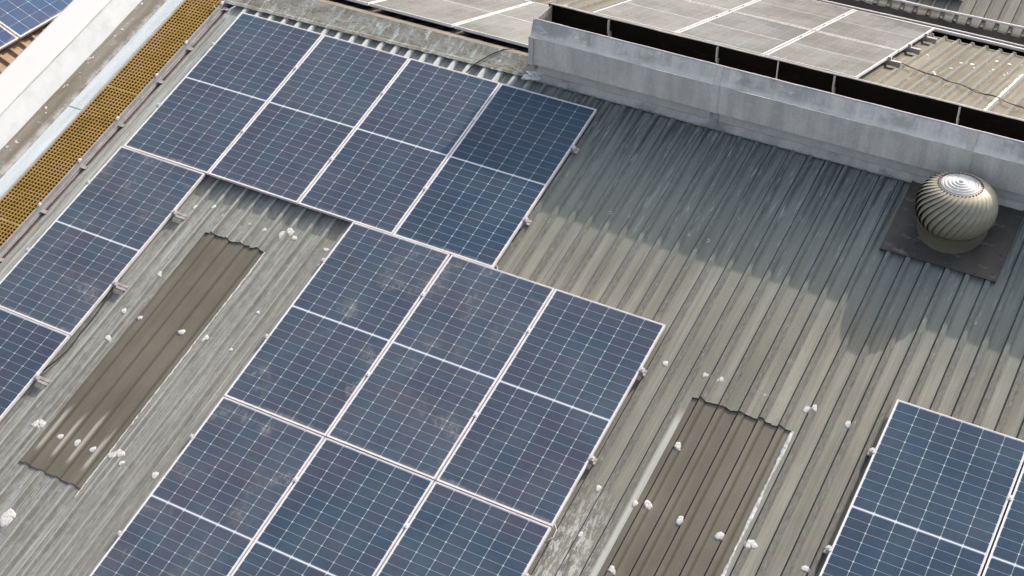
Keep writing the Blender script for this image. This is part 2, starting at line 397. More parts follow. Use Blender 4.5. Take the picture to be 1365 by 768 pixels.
M_vane = turbine_mat('turbine vane metal', (.37, .335, .255), .2, .48)
M_tcap = turbine_mat('turbine cap metal', (.58, .57, .55), .0, .7)
M_tcap.node_tree.nodes['Principled BSDF'].inputs['Specular IOR Level'].default_value = .2
M_tring = plain('riveted ring', (.15, .125, .115), .6, .4, .4, 60)
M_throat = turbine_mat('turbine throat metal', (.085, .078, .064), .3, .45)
M_ground = plain('yard asphalt', (.06, .058, .055), .95, 0, .3, .4)
M_red = plain('brown sheet', (.33, .225, .15), .85, 0, .35, 6)
W1, L1 = 1.036, 2.098
M_cell = cell_material('solar cells', W1 - .0165, L1 - .0165, dust=.108)
M_cell_s = cell_material('solar cells smudged', W1 - .0165, L1 - .0165, dust=.12, smudge=.34)
M_cell_c = cell_material('solar cells clean', W1 - .0165, L1 - .0165, dust=.085, tint=(.008, .029, .064))
M_cell_b = cell_material('solar cells dusty', 1.0 - .0165, 1.80 - .0165, rows=10, dust=.50, line=.6, dcol=(.255, .242, .214), tint=(.03, .033, .04))
M_cell_f = cell_material('solar cells dusty full', 1.0 - .0165, 1.715 - .0165, rows=5, split=True, dust=.50, line=.6, dcol=(.255, .242, .214), tint=(.03, .033, .04))
M_cell_l = cell_material('solar cells plain', 1.0 - .0165, 1.715 - .0165, rows=5, split=False, dust=.05, tint=(.020, .042, .105))

# ------------------------------------------------------------------ corrugated sheeting
RIB = [(-.085, 0), (-.037, 0), (-.035, -.014), (-.027, -.014), (-.020, .031), (.013, .031), (.031, 0), (.085, 0)]
NR = len(RIB) - 1
def corrugated(segs, thick=.006, step=.5, wob=.0012, z0=-.031, seed=1, edge_wob=0):
    """segs: list of (rib position, y0, y1, z offset at y0, z offset at y1); crest at z=0"""
    rr = random.Random(seed); bm = bmesh.new()
    for r, y0, y1, a0, a1 in segs:
        n = max(1, int(abs(y1 - y0) / step)); top = []; bot = []
        for k in range(n + 1):
            t = k / n; y = y0 + (y1 - y0) * t; a = a0 + (a1 - a0) * t + rr.uniform(-wob, wob)
            dx = rr.uniform(-1, 1) * wob
            yy = [y + (rr.uniform(-edge_wob, edge_wob) if k in (0, n) else 0) for _ in RIB]
            top.append([bm.verts.new((r + x + (dx if 0 < i < NR else 0), yy[i], z0 + z + a)) for i, (x, z) in enumerate(RIB)])
            bot.append([bm.verts.new((r + x + (dx if 0 < i < NR else 0), yy[i], z0 + z + a - thick)) for i, (x, z) in enumerate(RIB)])
        for A, D, fl in ((top, top, 0), (bot, bot, 1)):
            for k in range(n):
                for i in range(NR):
                    q = [A[k][i], A[k][i + 1], A[k + 1][i + 1], A[k + 1][i]]
                    bm.faces.new(q[::-1] if fl else q)
        for k, fl in ((0, 0), (n, 1)):
            for i in range(NR):
                q = [bot[k][i], bot[k][i + 1], top[k][i + 1], top[k][i]]
                bm.faces.new(q[::-1] if fl else q)
    bmesh.ops.recalc_face_normals(bm, faces=bm.faces) if False else None
    return bm
def rib_height(x):
    """height of the sheet at x (relative to the crest), bridging the small lap groove"""
    d = (x - PHASE + PITCH / 2) % PITCH - PITCH / 2
    P = [(-.085, 0), (-.030, 0), (-.020, .031), (.013, .031), (.031, 0), (.085, 0)]
    for (a, za), (b, zb) in zip(P, P[1:]):
        if a <= d <= b: return za + (zb - za) * (d - a) / (b - a) - .031
    return -.031
def smear(u, r, seed, thick=.004):
    """flat dab of sealant pressed onto the sheet, following its profile (local origin at u)"""
    rr = random.Random(seed); bm = bmesh.new(); n = 26; ph = [rr.uniform(0, 6.3) for _ in range(4)]; el = rr.uniform(.9, 1.35)
    zc = -.031; rings = []
    for k in range(6):
        t = k / 5; ring = []
        for j in range(n):
            a = 2 * math.pi * j / n
            q = r * t * (1 + .13 * math.sin(2 * a + ph[0]) + .10 * math.sin(3 * a + ph[1]) + .07 * math.sin(7 * a + ph[2]) + .05 * math.sin(11 * a + ph[3]))
            x, y = q * math.cos(a) / math.sqrt(el), q * math.sin(a) * math.sqrt(el)
            z = rib_height(u + x) + .0025 + thick * .35 * (1 - t ** 3) - (.006 if k == 5 else 0)
            ring.append(bm.verts.new((x, y, z)))
            if k == 0: break
        rings.append(ring)
    for A, D in zip(rings, rings[1:]):
        for j in range(n):
            i = (j + 1) % n
            if len(A) == 1: bm.faces.new((A[0], D[j], D[i]))
            else: bm.faces.new((A[j], D[j], D[i], A[i]))
    return bm
def ribs(u0, u1):
    k = math.ceil((u0 - PHASE) / PITCH - .5)
    while True:
        r = PHASE + PITCH * k
        if r > u1 + .01: break
        yield r; k += 1

# ------------------------------------------------------------------ ground
bm = bmesh.new(); quad(bm, (-1500, -1500, -9), (1500, -1500, -9), (1500, 1500, -9), (-1500, 1500, -9))
setp(obj('ground', bm, M_ground), kind='structure')

# ------------------------------------------------------------------ the warehouse
WU0, WU1 = -.04, 12.1
EAVE = -7.6
wh = thing('warehouse', 'warehouse under a grey ribbed roof that carries the dark blue solar panels', 'building', Matrix.Translation((5, -1, -9)))
VENT0 = 3.335
SK = [(1.43, 1.99, -5.40, -2.68), (6.46, 7.20, -5.45, -2.64)]            # skylight rib range and extent
def in_sky(r):
    for a, b, y0, y1 in SK:
        if a - .06 < r < b + .06: return y0, y1
segs = []
for r in ribs(WU0, WU1):
    topv = RIDGE_V - .03 if r < VENT0 + .12 else RIDGE_V - .155
    sk = in_sky(r)
    if sk:
        segs.append((r, sk[1], topv, .004, 0)); segs.append((r, EAVE, sk[0], 0, -.006))
    else: segs.append((r, EAVE, topv, 0, 0))
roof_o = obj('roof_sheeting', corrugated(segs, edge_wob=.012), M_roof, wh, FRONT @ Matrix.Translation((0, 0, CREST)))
RF = WM[roof_o]
for n_, (a, b, y0, y1) in enumerate(SK):
    rs = [r for r in ribs(a - .05, b + .05) if a - .06 < r < b + .06]
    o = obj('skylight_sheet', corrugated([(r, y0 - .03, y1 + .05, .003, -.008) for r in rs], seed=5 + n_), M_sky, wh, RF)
    o['label'] = ['brown skylight sheet with pale worn ribs at its lower end', 'brown skylight sheet cut off by the lower edge'][n_]
    # cement/sealant bead along the right-hand side lap
    bm = bmesh.new(); xr = rs[-1] + .086; N = 90; rr = random.Random(n_)
    wv = .008 if n_ == 0 else .022
    prev = None
    for k in range(N + 1):
        y = y1 + .0 - (y1 - y0 + .12) * k / N
        wl = wv * (rr.uniform(.4, 1.6) if n_ == 0 else .75 + .25 * math.sin(k * .31) + .12 * rr.random()) 
        x = xr + rr.uniform(-.003, .003)
        ring = [bm.verts.new(p) for p in ((x - wl * .6, y, -.0335), (x - wl * .2, y, -.0255), (x + wl * .5, y, -.0265), (x + wl, y, -.0335))]
        if prev:
            for i in range(3): bm.faces.new((prev[i], ring[i], ring[i + 1], prev[i + 1]))
        prev = ring
    obj('sealant_bead', bm, M_seal if n_ == 0 else M_seal_old, roof_o, RF)
# back slope
BE = 5.72
bsegs = []
for r in ribs(WU0, WU1): bsegs.append((r, BE, .03 if r < VENT0 + .12 else .165, 0, 0))
back_o = obj('roof_sheeting', corrugated(bsegs, seed=9, edge_wob=.006), M_back, wh, BACK)
bm = bmesh.new(); prism(bm, [(-.116, -.079), (-.19, -.079), (-.196, -.055), (-.199, -.055), (-.193, -.083), (-.116, -.083)], [(0, EAVE, 0), (0, .40, 0)]); bmesh.ops.recalc_face_normals(bm, faces=bm.faces)
obj('edge_trim', bm, M_roof, wh, FRONT)
# ridge capping: front wing, rolled lower edge, and the silted back wing
bm = bmesh.new(); rr = random.Random(4); N = 60; secs = []
for k in range(N + 1):
    u = -.30 + (VENT0 + .09 + .30) * k / N
    lo = .105 + .028 * u + rr.uniform(-.004, .004)
    pts = [(u, lo, CREST + .002), (u, lo - .002, CREST + .009), (u, lo + .035, CREST + .011), (u, lo + .05, CREST + .005), (u, (lo + RIDGE_V) / 2, CREST + .012 + rr.uniform(-.003, .003)), (u, RIDGE_V - .008, CREST + .027)]
    secs.append([r2w(*p) for p in pts])
vs = [[bm.verts.new(p) for p in s_] for s_ in secs]
for A, D in zip(vs, vs[1:]):
    for i in range(len(A) - 1): bm.faces.new((A[i], D[i], D[i + 1], A[i + 1]))
cap_o = obj('ridge_capping', bm, M_cap, wh, I4)
bm = bmesh.new(); secs = []
for k in range(N + 1):
    u = -.30 + (VENT0 + .09 + .30) * k / N
    a = r2w(u, RIDGE_V - .008, CREST + .027)
    b = BACK @ Vector((u, .125 + rr.uniform(-.006, .006), .012)); e = BACK @ Vector((u, .125, -.006))
    secs.append([bm.verts.new(a), bm.verts.new(BACK @ Vector((u, .07, .020))), bm.verts.new(b), bm.verts.new(e)])
for A, D in zip(secs, secs[1:]):
    for i in range(3): bm.faces.new((A[i], D[i], D[i + 1], A[i + 1]))
obj('ridge_capping', bm, M_capback, wh, I4)['label'] = 'brown silted far wing of the ridge capping'
# walls under the roof
bm = bmesh.new()
ye, yb = r2w(0, EAVE + .25)[1], (BACK @ Vector((0, BE - .3, 0)))[1]
zf = r2w(0, EAVE + .25)[2] - .12; zb = (BACK @ Vector((0, BE - .3, 0)))[2] - .1
def gable(bm, x0, x1):
    prof = [(ye, -9), (yb, -9), (yb, zb), (0, -.12), (ye, zf)]
    A = [bm.verts.new((x0, y, z)) for y, z in prof]; D = [bm.verts.new((x1, y, z)) for y, z in prof]
    bm.faces.new(A); bm.faces.new(D[::-1])
    for k in range(5): bm.faces.new((A[k], D[k], D[(k + 1) % 5], A[(k + 1) % 5]))
gable(bm, 11.9, 12.1); box(bm, -1.3, 11.9, ye, ye + .2, -9, zf); box(bm, -1.3, 11.9, yb - .2, yb, -9, zb)
obj('wall', bm, M_wall, wh, I4)
# gutter strip along the gable: concrete floor, silted trough under the walkway, pale blue flashing
bm = bmesh.new(); box(bm, -1.30, -.86, EAVE, .42, -.30, -.10); 
conc = obj('gutter_floor', bm, M_conc, wh, FRONT)
bm = bmesh.new(); box(bm, -1.28, -.10, .06, BE, -.30, -.09); obj('gutter_floor', bm, M_conc, wh, BACK)
bm = bmesh.new(); box(bm, -.86, -.17, EAVE, .40, -.36, -.26); obj('gutter_trough', bm, M_silt, wh, FRONT)
bm = bmesh.new()
for y0, y1, z in ((-1.83, .42, -.012), (EAVE, -1.80, -.016)):
    prof = [(-.925, z - .085), (-.925, z), (-.762, z), (-.757, z - .03), (-.757, z - .25), (-.775, z - .25), (-.775, z - .03), (-.90, z - .02), (-.90, z - .085)]
    prism(bm, prof, [(0, y0, 0), (0, y1, 0)])
bmesh.ops.recalc_face_normals(bm, faces=bm.faces)
obj('edge_flashing', bm, M_blue, wh, FRONT)
# box gutter at the back eave
bm = bmesh.new(); gz = (BACK @ Vector((0, BE, 0)))[2]; gy = (BACK @ Vector((0, BE, 0)))[1]
strip(bm, [(gy - .12, gz - .08), (gy - .12, gz - 1.2), (gy + .36, gz - 1.2), (gy + .36, gz - .16)], -1, 12, .01)
bmesh.ops.recalc_face_normals(bm, faces=bm.faces)
obj('box_gutter', bm, M_inner, wh, I4)

# sealant patches over the fixing rows
SEAL = [(1.15, -2.48, .026), (1.32, -2.41, .03), (1.46, -2.45, .036), (1.77, -2.44, .036), (1.93, -2.45, .034), (2.13, -2.44, .05), (2.19, -2.39, .04), (2.26, -2.43, .032), (2.62, -2.44, .03), (2.67, -2.64, .02), (1.33, -3.29, .028), (1.26, -3.76, .033), (1.46, -3.77, .034), (1.33, -4.08, .032), (1.91, -3.75, .034), (2.17, -3.74, .04), (1.31, -5.08, .05), (1.36, -5.05, .035), (1.59, -5.09, .034), (1.77, -5.08, .038), (1.94, -5.08, .034), (2.15, -5.06, .05), (2.20, -5.02, .04), (2.26, -5.09, .028), (2.60, -5.07, .038), (1.69, -5.93, .06), (1.70, -5.88, .045), (6.0, -2.42, .030), (6.36, -2.40, .036), (6.49, -2.39, .042), (6.46, -2.41, .03), (6.87, -2.40, .038), (7.23, -2.40, .040), (7.28, -2.38, .03), (7.57, -2.41, .036), (6.43, -3.13, .034), (6.44, -3.71, .036), (6.34, -3.73, .028), (6.72, -3.73, .038), (7.05, -3.73, .04), (7.27, -3.72, .04), (7.31, -3.70, .034), (6.02, -3.72, .03), (6.08, -4.16, .028), (6.43, -4.33, .034), (7.73, -3.73, .034), (2.45, -3.74, .02), (2.44, -3.30, .02)]
for i, (u, v, r_) in enumerate(SEAL):
    obj('sealant_patch', smear(u, r_ * .95, i), M_seal, roof_o, F(u, v, CREST), smooth=True)
# bare screws in the shaded row
for i, u in enumerate([4.85, 5.04, 5.60, 5.79, 6.93, 7.11, 7.28, 7.62, 7.79, 8.15, 8.31]):
    bm = bmesh.new(); lathe(bm, [(.024, 0), (.022, .004), (.011, .005), (.011, .001), (0, .001)], 12)
    obj('roof_screw', bm, M_screw, roof_o, F(u, -1.08 + .02 * math.sin(i * 7), CREST - .0335))
for i, (u, vb, r_) in enumerate([(6.15, 4.55, .035), (6.55, 4.55, .05), (6.66, 4.62, .05), (6.73, 4.45, .04), (6.92, 4.45, .045), (7.08, 4.45, .045), (6.52, 4.15, .035), (6.45, 3.62, .05), (6.02, 5.45, .05), (6.23, 5.42, .04), (6.85, 5.1, .045), (7.0, 5.1, .045)]):
    obj('sealant_patch', smear(u, r_ * .6, 60 + i), M_seal, back_o, B(u, vb, 0), smooth=True)
bm = bmesh.new(); prev = None; rr = random.Random(3)
for k in range(61):
    y = 2.5 + 2.2 * k / 60; wl = .03 * rr.uniform(.6, 1.4); x = 7.24
    ring = [bm.verts.new(p) for p in ((x - wl, y, -.033), (x - wl * .3, y, -.023), (x + wl * .4, y, -.023), (x + wl, y, -.033))]
    if prev:
        for i in range(3): bm.faces.new((prev[i], prev[i + 1], ring[i + 1], ring[i]))
    prev = ring
obj('sealant_bead', bm, M_seal, back_o, BACK)

# ------------------------------------------------------------------ ridge ventilator
vt = thing('ridge_ventilator', 'long open-topped galvanised ridge ventilator with dark throat on top of the roof', 'roof vent', Matrix.Translation((7.5, 0, -.05)))
V0, V1 = VENT0, 11.6
def vpart(name, prof, mat, x0=V0, x1=V1, th=.005, wob=0, nx=1):
    bm = bmesh.new(); strip(bm, prof, x0, x1, th, wob, nx); bmesh.ops.recalc_face_normals(bm, faces=bm.faces)
    return obj(name, bm, mat, vt, I4)
vpart('flashing', [(-.258, -.080), (-.258, -.064), (-.196, -.022)], M_flash, V0 + .085, V1, .004, .0015, 40)
vpart('throat_wall', [(-.198, -.020), (-.198, .14)], M_wallstrip, V0 + .095, V1, .005)
vpart('throat_wall', [(.15, .14), (.15, -.20)], M_flash, V0 + .095, V1, .005)
vpart('wind_wall', [(-.230, .083), (-.230, .368)], M_vent, V0, V1, .006, .0012, 26)
vpart('sloped_lip', [(-.2305, .371), (-.168, .532)], M_bevel, V0 + .01, V1, .005, .0015, 40)
bm = bmesh.new(); tube(bm, [(V0 + .03 + .2 * i, -.165, .537 + .0015 * math.sin(i * 2.3)) for i in range(42)], .0085, 8); obj('rolled_edge', bm, M_lip, vt, I4)
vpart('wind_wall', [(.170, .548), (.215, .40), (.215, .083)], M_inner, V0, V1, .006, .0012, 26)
bm = bmesh.new(); tube(bm, [(V0 + .03 + .2 * i, .170, .553 + .0015 * math.sin(i * 1.7)) for i in range(42)], .008, 8); obj('rolled_edge', bm, M_vent, vt, I4)
vpart('flashing', [(.15, -.034), (.262, -.062), (.262, -.078)], M_flash, V0 + .085, V1, .004)
# end plate
bm = bmesh.new(); ep = [(-.222, .086), (-.222, .368), (-.160, .530), (.164, .545), (.207, .40), (.207, .086), (.142, .08), (.142, -.1), (-.135, -.1), (-.135, .08)]
A = [bm.verts.new((V0 + .006 + .17 * max(0, z - .37), y, z)) for y, z in ep]; D = [bm.verts.new((V0 + .012 + .17 * max(0, z - .37), y, z)) for y, z in ep]
bm.faces.new(A); bm.faces.new(D[::-1])
for k in range(len(ep)): bm.faces.new((A[k], D[k], D[(k + 1) % len(ep)], A[(k + 1) % len(ep)]))
bmesh.ops.recalc_face_normals(bm, faces=bm.faces); obj('end_plate', bm, M_flash, vt, I4)
bm = bmesh.new(); box(bm, V0 - .004, V0 + .045, -.2385, -.2330, .078, .372); obj('corner_strip', bm, M_vent, vt, I4)
for u in (3.995, 5.12, 6.26, 7.40, 8.54, 9.68):
    bm = bmesh.new()
    for z0, z1, y0, y1 in ((.40, .540, .140, .168), (.12, .40, .16, .206)):
        box(bm, u - .007, u + .007, y0, y1, z0, z1)
    obj('stiffener', bm, M_flash, vt, I4)
bm = bmesh.new(); box(bm, 5.716, 5.722, .145, .168, .30, .545); obj('stiffener', bm, M_vent, vt, I4)
for u in (5.28, 7.62):
    bm = bmesh.new(); strip(bm, [(-.236, .081), (-.236, .372), (-.172, .538)], u - .035, u + .035, .0035); bmesh.ops.recalc_face_normals(bm, faces=bm.faces)
    obj('joint_cover', bm, M_vent, vt, I4)
    bm = bmesh.new(); strip(bm, [(-.262, -.066), (-.203, -.020), (-.203, .08)], u - .045, u + .045, .003); bmesh.ops.recalc_face_normals(bm, faces=bm.faces)
    obj('joint_cover', bm, M_flash, vt, I4)
rr = random.Random(12)
for i in range(9):
    obj('sealant_patch', blob(rr.uniform(.035, .06), .22, 90 + i), M_seal_old, cap_o, Matrix.Translation(r2w(VENT0 + rr.uniform(.0, .12), RIDGE_V - rr.uniform(.16, .3), CREST + .02)))

# ------------------------------------------------------------------ turbine vent
tv = thing('turbine_ventilator', 'round silver spinning turbine vent with curved vanes on a dark square plate', 'roof vent', Matrix.Translation(r2w(7.675, -.185, CREST)))
TM = WM[tv]
bm = bmesh.new(); box(bm, 7.215, 8.165, -.635, .225, CREST + .006, CREST + .010)
box(bm, 7.195, 7.217, -.635, .225, CREST - .02, CREST + .012); box(bm, 8.163, 8.185, -.635, .225, CREST - .02, CREST + .012)
for k in range(4):
    for u, v in ((7.24, -.56 + .22 * k), (8.14, -.56 + .22 * k), (7.35 + .22 * k, -.61)):
        lathe(bm, [(.009, CREST + .0102), (.008, CREST + .015), (0, CREST + .016)], 8, u, v)
obj('base_plate', bm, M_plate, tv, FRONT)
bm = bmesh.new(); lathe(bm, [(.33, -.105), (.30, -.10), (.292, -.03), (.292, .02), (.300, .026), (.300, .036), (.286, .040), (.270, .048), (.25, .048), (.25, -.1)], 64)
bmesh.ops.recalc_face_normals(bm, faces=bm.faces)
obj('throat', bm, M_throat, tv, smooth=False)
NV = 34; R0 = .342
def vane_mesh():
    bm = bmesh.new(); NS = 18; NW = 5; rows = []
    a0, a1 = math.radians(19), math.radians(150)
    for k in range(NS + 1):
        t = k / NS; al = a0 + (a1 - a0) * t; tw = -math.radians(46) * math.sin(t * math.pi / 2)
        row = []
        for j in range(NW + 1):
            q = j / NW; ph = tw + math.radians(360 / NV) * 1.16 * (q - .5)
            inset = .034 * math.sin(math.pi * min(1, t * .9 + .08)) * (1 - q) ** 1.3
            rad = R0 * math.sin(al) ** .50 - inset; z = .224 + .222 * math.cos(al) - .10 * inset * math.cos(al)
            row.append(bm.verts.new((rad * math.cos(ph), rad * math.sin(ph), z)))
        rows.append(row)
    for A, D in zip(rows, rows[1:]):
        for j in range(NW): bm.faces.new((A[j], D[j], D[j + 1], A[j + 1]))
    bmesh.ops.recalc_face_normals(bm, faces=bm.faces)
    me = bpy.data.meshes.new('vane'); bm.to_mesh(me); bm.free(); me.materials.append(M_vane)
    for p in me.polygons: p.use_smooth = True
    return me
vm = vane_mesh()
for k in range(NV): link('vane', vm, tv, TM @ Matrix.Rotation(2 * math.pi * k / NV + .03, 4, 'Z'))
bm = bmesh.new(); pr = [(.164, .434), (.162, .442), (.154, .446)]
for r_, z in ((.150, .449), (.141, .440), (.130, .453), (.116, .446), (.100, .460), (.084, .453), (.070, .466), (.052, .459), (.040, .471), (.022, .468), (.014, .482), (0, .483)): pr.append((r_, z))
lathe(bm, pr, 64); obj('cap', bm, M_tcap, tv, smooth=False)
bm = bmesh.new(); lathe(bm, [(.203, .418), (.201, .430), (.164, .4395), (.155, .438)], 64)
for k in range(36):
    a = 2 * math.pi * k / 36; lathe(bm, [(.007, .434), (.006, .441), (0, .443)], 6, .184 * math.cos(a), .184 * math.sin(a))
obj('rivet_ring', bm, M_tring, tv)
bm = bmesh.new(); lathe(bm, [(.262, .046), (.262, .062), (.245, .062), (.245, .046), (.262, .046)], 64); obj('lower_ring', bm, M_throat, tv)
bm = bmesh.new(); tube(bm, [(0, 0, -.1), (0, 0, .45)], .012); tube(bm, [(-.25, 0, .05), (.25, 0, .05)], .01); obj('shaft', bm, M_throat, tv)
bm = bmesh.new(); lathe(bm, [(0, .40)] + [((R0 * math.sin(math.radians(a)) ** .5 - .035), .224 + .20 * math.cos(math.radians(a))) for a in range(20, 160, 10)] + [(0, .02)], 48); bmesh.ops.recalc_face_normals(bm, faces=bm.faces); obj('inner_drum', bm, M_dark, tv)

# ------------------------------------------------------------------ solar panels
def panel_meshes(w_, l_, dep=.030, lip=.0092):
    bm = bmesh.new(); x, y = w_ / 2, l_ / 2
    box(bm, -x, -x + lip, -y, y, 0, dep); box(bm, x - lip, x, -y, y, 0, dep)
    box(bm, -x + lip, x - lip, -y, -y + lip, 0, dep - .0004); box(bm, -x + lip, x - lip, y - lip, y, 0, dep - .0004)
    f = bpy.data.meshes.new('frame'); bm.to_mesh(f); bm.free(); f.materials.append(M_alu)
    bm = bmesh.new(); box(bm, -x + lip - .001, x - lip + .001, -y + lip - .001, y - lip + .001, dep - .007, dep - .0025)
    g = bpy.data.meshes.new('cell_face'); bm.to_mesh(g); bm.free()
    return f, g
PM = {}
def panel(mw, label, group, size=(W1, L1), mat=None, name='solar_panel'):
    key = (size, mat.name)
    if key not in PM:
        f, g = panel_meshes(*size); g.materials.append(mat); PM[key] = (f, g)
    f, g = PM[key]
    jit = Matrix.Rotation(random.uniform(-.0018, .0018), 4, 'Z') @ Matrix.Rotation(random.uniform(-.0012, .0012), 4, 'X') @ Matrix.Rotation(random.uniform(-.0012, .0012), 4, 'Y')
    t = thing(name, label, 'solar panel', mw @ jit, group)
    link('frame', f, t); link('cell_face', g, t)
    return t
P1 = 1.05
def fpanel(u, vtop, label, mat=None, group='dark blue solar panels on the front slope'):
    return panel(F(u + P1 / 2, vtop - .001 - L1 / 2, -.030), label, group, (W1, L1), mat or M_cell)
fpanel(0, 0, 'blue panel at the left end of the top row, beside the yellow walkway')
fpanel(P1, 0, 'second blue panel from the left in the top row under the ridge capping')
fpanel(2 * P1, 0, 'third blue panel from the left in the top row, left of the half shaded one')
fpanel(3 * P1, 0, 'top row panel whose upper half lies in the dark shadow of the ridge ventilator', M_cell_c)
fpanel(-.02, -2.112, 'blue panel beside the yellow walkway, directly below the leftmost top row panel', M_cell_s)
fpanel(-.02, -4.219, 'blue panel lowest in the column by the walkway, cut off by the left edge')
UB = 2.722
for r_, (vt_, labs) in enumerate([(-2.105, ('blue panel with tan dust smudges, upper left of the middle block', 'centre panel in the upper row of the middle block', 'upper right panel of the middle block, its right edge next to bare roof')), (-4.216, ('lower left panel of the middle block, cut off by the bottom edge', 'lower middle panel of the middle block, cut off by the bottom edge', 'lower right panel of the middle block, cut off by the bottom edge'))]):
    for k, lb in enumerate(labs): fpanel(UB + k * P1, vt_, lb, M_cell_s if r_ == 0 and k < 2 or r_ == 1 and k == 0 else M_cell)
UD = 7.846
fpanel(UD, -2.086, 'blue panel alone in the lower right corner, whole left edge visible', M_cell_c)
fpanel(UD + P1, -2.086, 'sliver of blue panel cut off at the right edge of the photo', M_cell_c)

# back slope: two rows, thickly dusted
GB = 'dust covered panels on the far slope'
for k, lb in enumerate(('dusty grey panel beyond the ridge, leftmost and mostly cut off by the top edge', 'dusty grey panel beyond the ridge capping, second from the left', 'dusty grey panel just left of the ridge ventilator end')):
    panel(B(.70 + 1.025 * k, .14 + .90, .058), lb, GB, (1.0, 1.80), M_cell_b)
for k in range(3):
    for j in range(2):
        lb = [['dusty grey panel behind the ventilator, near row, left of three', 'dusty grey panel behind the ventilator, far row, left of three'], ['dusty grey panel behind the ventilator, near row, middle of three', 'dusty grey panel behind the ventilator, far row, middle of three'], ['dusty grey panel behind the ventilator, near row, next to bare tan roof', 'dusty grey panel behind the ventilator, far row, next to bare tan roof']][k][j]
        panel(B(3.39 + 1.03 * k, 3.0 + 1.76 * j, .058), lb, GB, (1.0, 1.715), M_cell_f)

# ------------------------------------------------------------------ mounting rails with clamps
def rail(mat_fn, u0, u1, v, label, mids, ends, stub=0, h=CREST + .001, ht=.014, top=0, group='aluminium rails under the panels'):
    t = thing('mounting_rail', label, 'mounting rail', mat_fn(u0, v, h), group); L = u1 - u0
    bm = bmesh.new()
    for y in (-.017, .017): box(bm, 0, L, y - .013, y + .013, .004, ht)
    box(bm, 0, L, -.032, .032, 0, .0035)
    obj('bar', bm, M_rail, t)
    zt = top - h
    for u in mids:
        bm = bmesh.new(); box(bm, u - u0 - .017, u - u0 + .017, -.021, .021, zt + .0008, zt + .0045); box(bm, u - u0 - .006, u - u0 + .006, -.02, .02, ht, zt + .0008)
        lathe(bm, [(.0075, zt + .0045), (.0075, zt + .010), (0, zt + .010)], 8, u - u0, 0); obj('mid_clamp', bm, M_alu, t)
    for u, sgn in ends:
        bm = bmesh.new(); x = u - u0
        a, b = sorted((x + sgn * .002, x + sgn * .034)); box(bm, a, b, -.021, .021, ht + .0002, zt - .004)
        a, b = sorted((x - sgn * .008, x + sgn * .030)); box(bm, a, b, -.021, .021, zt + .0008, zt + .004)
        lathe(bm, [(.0085, zt + .004), (.0085, zt + .011), (0, zt + .011)], 8, x + sgn * .017, 0); obj('end_clamp', bm, M_clamp, t)
    return t
g = P1
for v, nm in ((-.53, 'upper'), (-1.49, 'lower')):
    rail(F, .03, 4.255, v, f'{nm} rail under the top row of panels, its end clamp at the right edge', [g, 2 * g, 3 * g], [(.009, -1), (4 * g - .009, 1)])
for v, nm in ((-2.63, 'short rail end sticking out beside the top of the long skylight'), (-3.56, 'short rail end sticking out halfway down the long skylight'), (-4.70, 'lowest short rail end sticking out left of the long skylight')):
    rail(F, -.01, 1.16, v, nm, [], [(-.011, -1), (1.021, 1)])
for v, nm in ((-2.60, 'topmost rail of the middle block, end clamp right of its upper panels'), (-3.53, 'second rail of the middle block, end clamp just above the row gap'), (-4.66, 'third rail of the middle block under its lower panels'), (-5.66, 'lowest rail of the middle block below the picture edge')):
    rail(F, UB - .035, UB + 3 * g + .04, v, nm, [UB + g, UB + 2 * g], [(UB + .009, -1), (UB + 3 * g - .009, 1)])
for v, nm in ((-2.61, 'upper rail under the lower right panels, clamp on its left end'), (-3.54, 'lower rail under the lower right panels, clamp on its left end')):
    rail(F, UD - .04, UD + 2 * g + .04, v, nm, [UD + g], [(UD + .009, -1), (UD + 2 * g - .009, 1)])
for vb, nm in ((3.45, 'grey rail stub of the near dusty row pointing at bare tan roof'), (4.35, 'grey rail stub of the far dusty row, nearest to the ventilator'), (5.15, 'grey rail stub of the far dusty row, farthest from the ventilator')):
    rail(B, 2.88, 6.10, vb, nm, [3.905, 4.935], [(5.95, 1)], h=.001, top=.088, ht=.055, group='rails of the dusty panels')
for vb, nm in ((.55, 'rail under the near end of the dusty panels left of the ventilator'), (1.6, 'rail under the far end of the dusty panels left of the ventilator')):
    rail(B, .1, 3.3, vb, nm, [1.2125, 2.2375], [], h=.001, top=.088, ht=.055, group='rails of the dusty panels')

# ------------------------------------------------------------------ yellow walkway
wk = thing('walkway', 'yellow grating walkway running up the left edge of the roof', 'walkway', F(-.525, -3, -.25))
bm = bmesh.new(); G0, G1 = -.727, -.323; n = 10; p = (G1 - G0) / n
for k in range(n + 1):
    x = G0 + p * k; box(bm, x - .0048, x + .0048, EAVE, .38, -.040, -.020)
k = 0; y = .38
while y > EAVE:
    box(bm, G0, G1, y - .0048, y + .0048, -.039, -.0205); y -= p
    if k in (45, 92, 139): box(bm, G0, G1, y - .012 + p, y + .012 + p, -.0395, -.0203)
    k += 1
obj('grating', bm, M_yellow, wk, FRONT)
for x, nm in ((G0 - .013, 'side_rail'), (G1 + .012, 'side_rail')):
    bm = bmesh.new(); box(bm, x - .006, x + .006, EAVE, .38, -.07, -.016); box(bm, x - .006, x + .018, EAVE, .38, -.074, -.0705)
    obj(nm, bm, M_alu_grey, wk, FRONT)
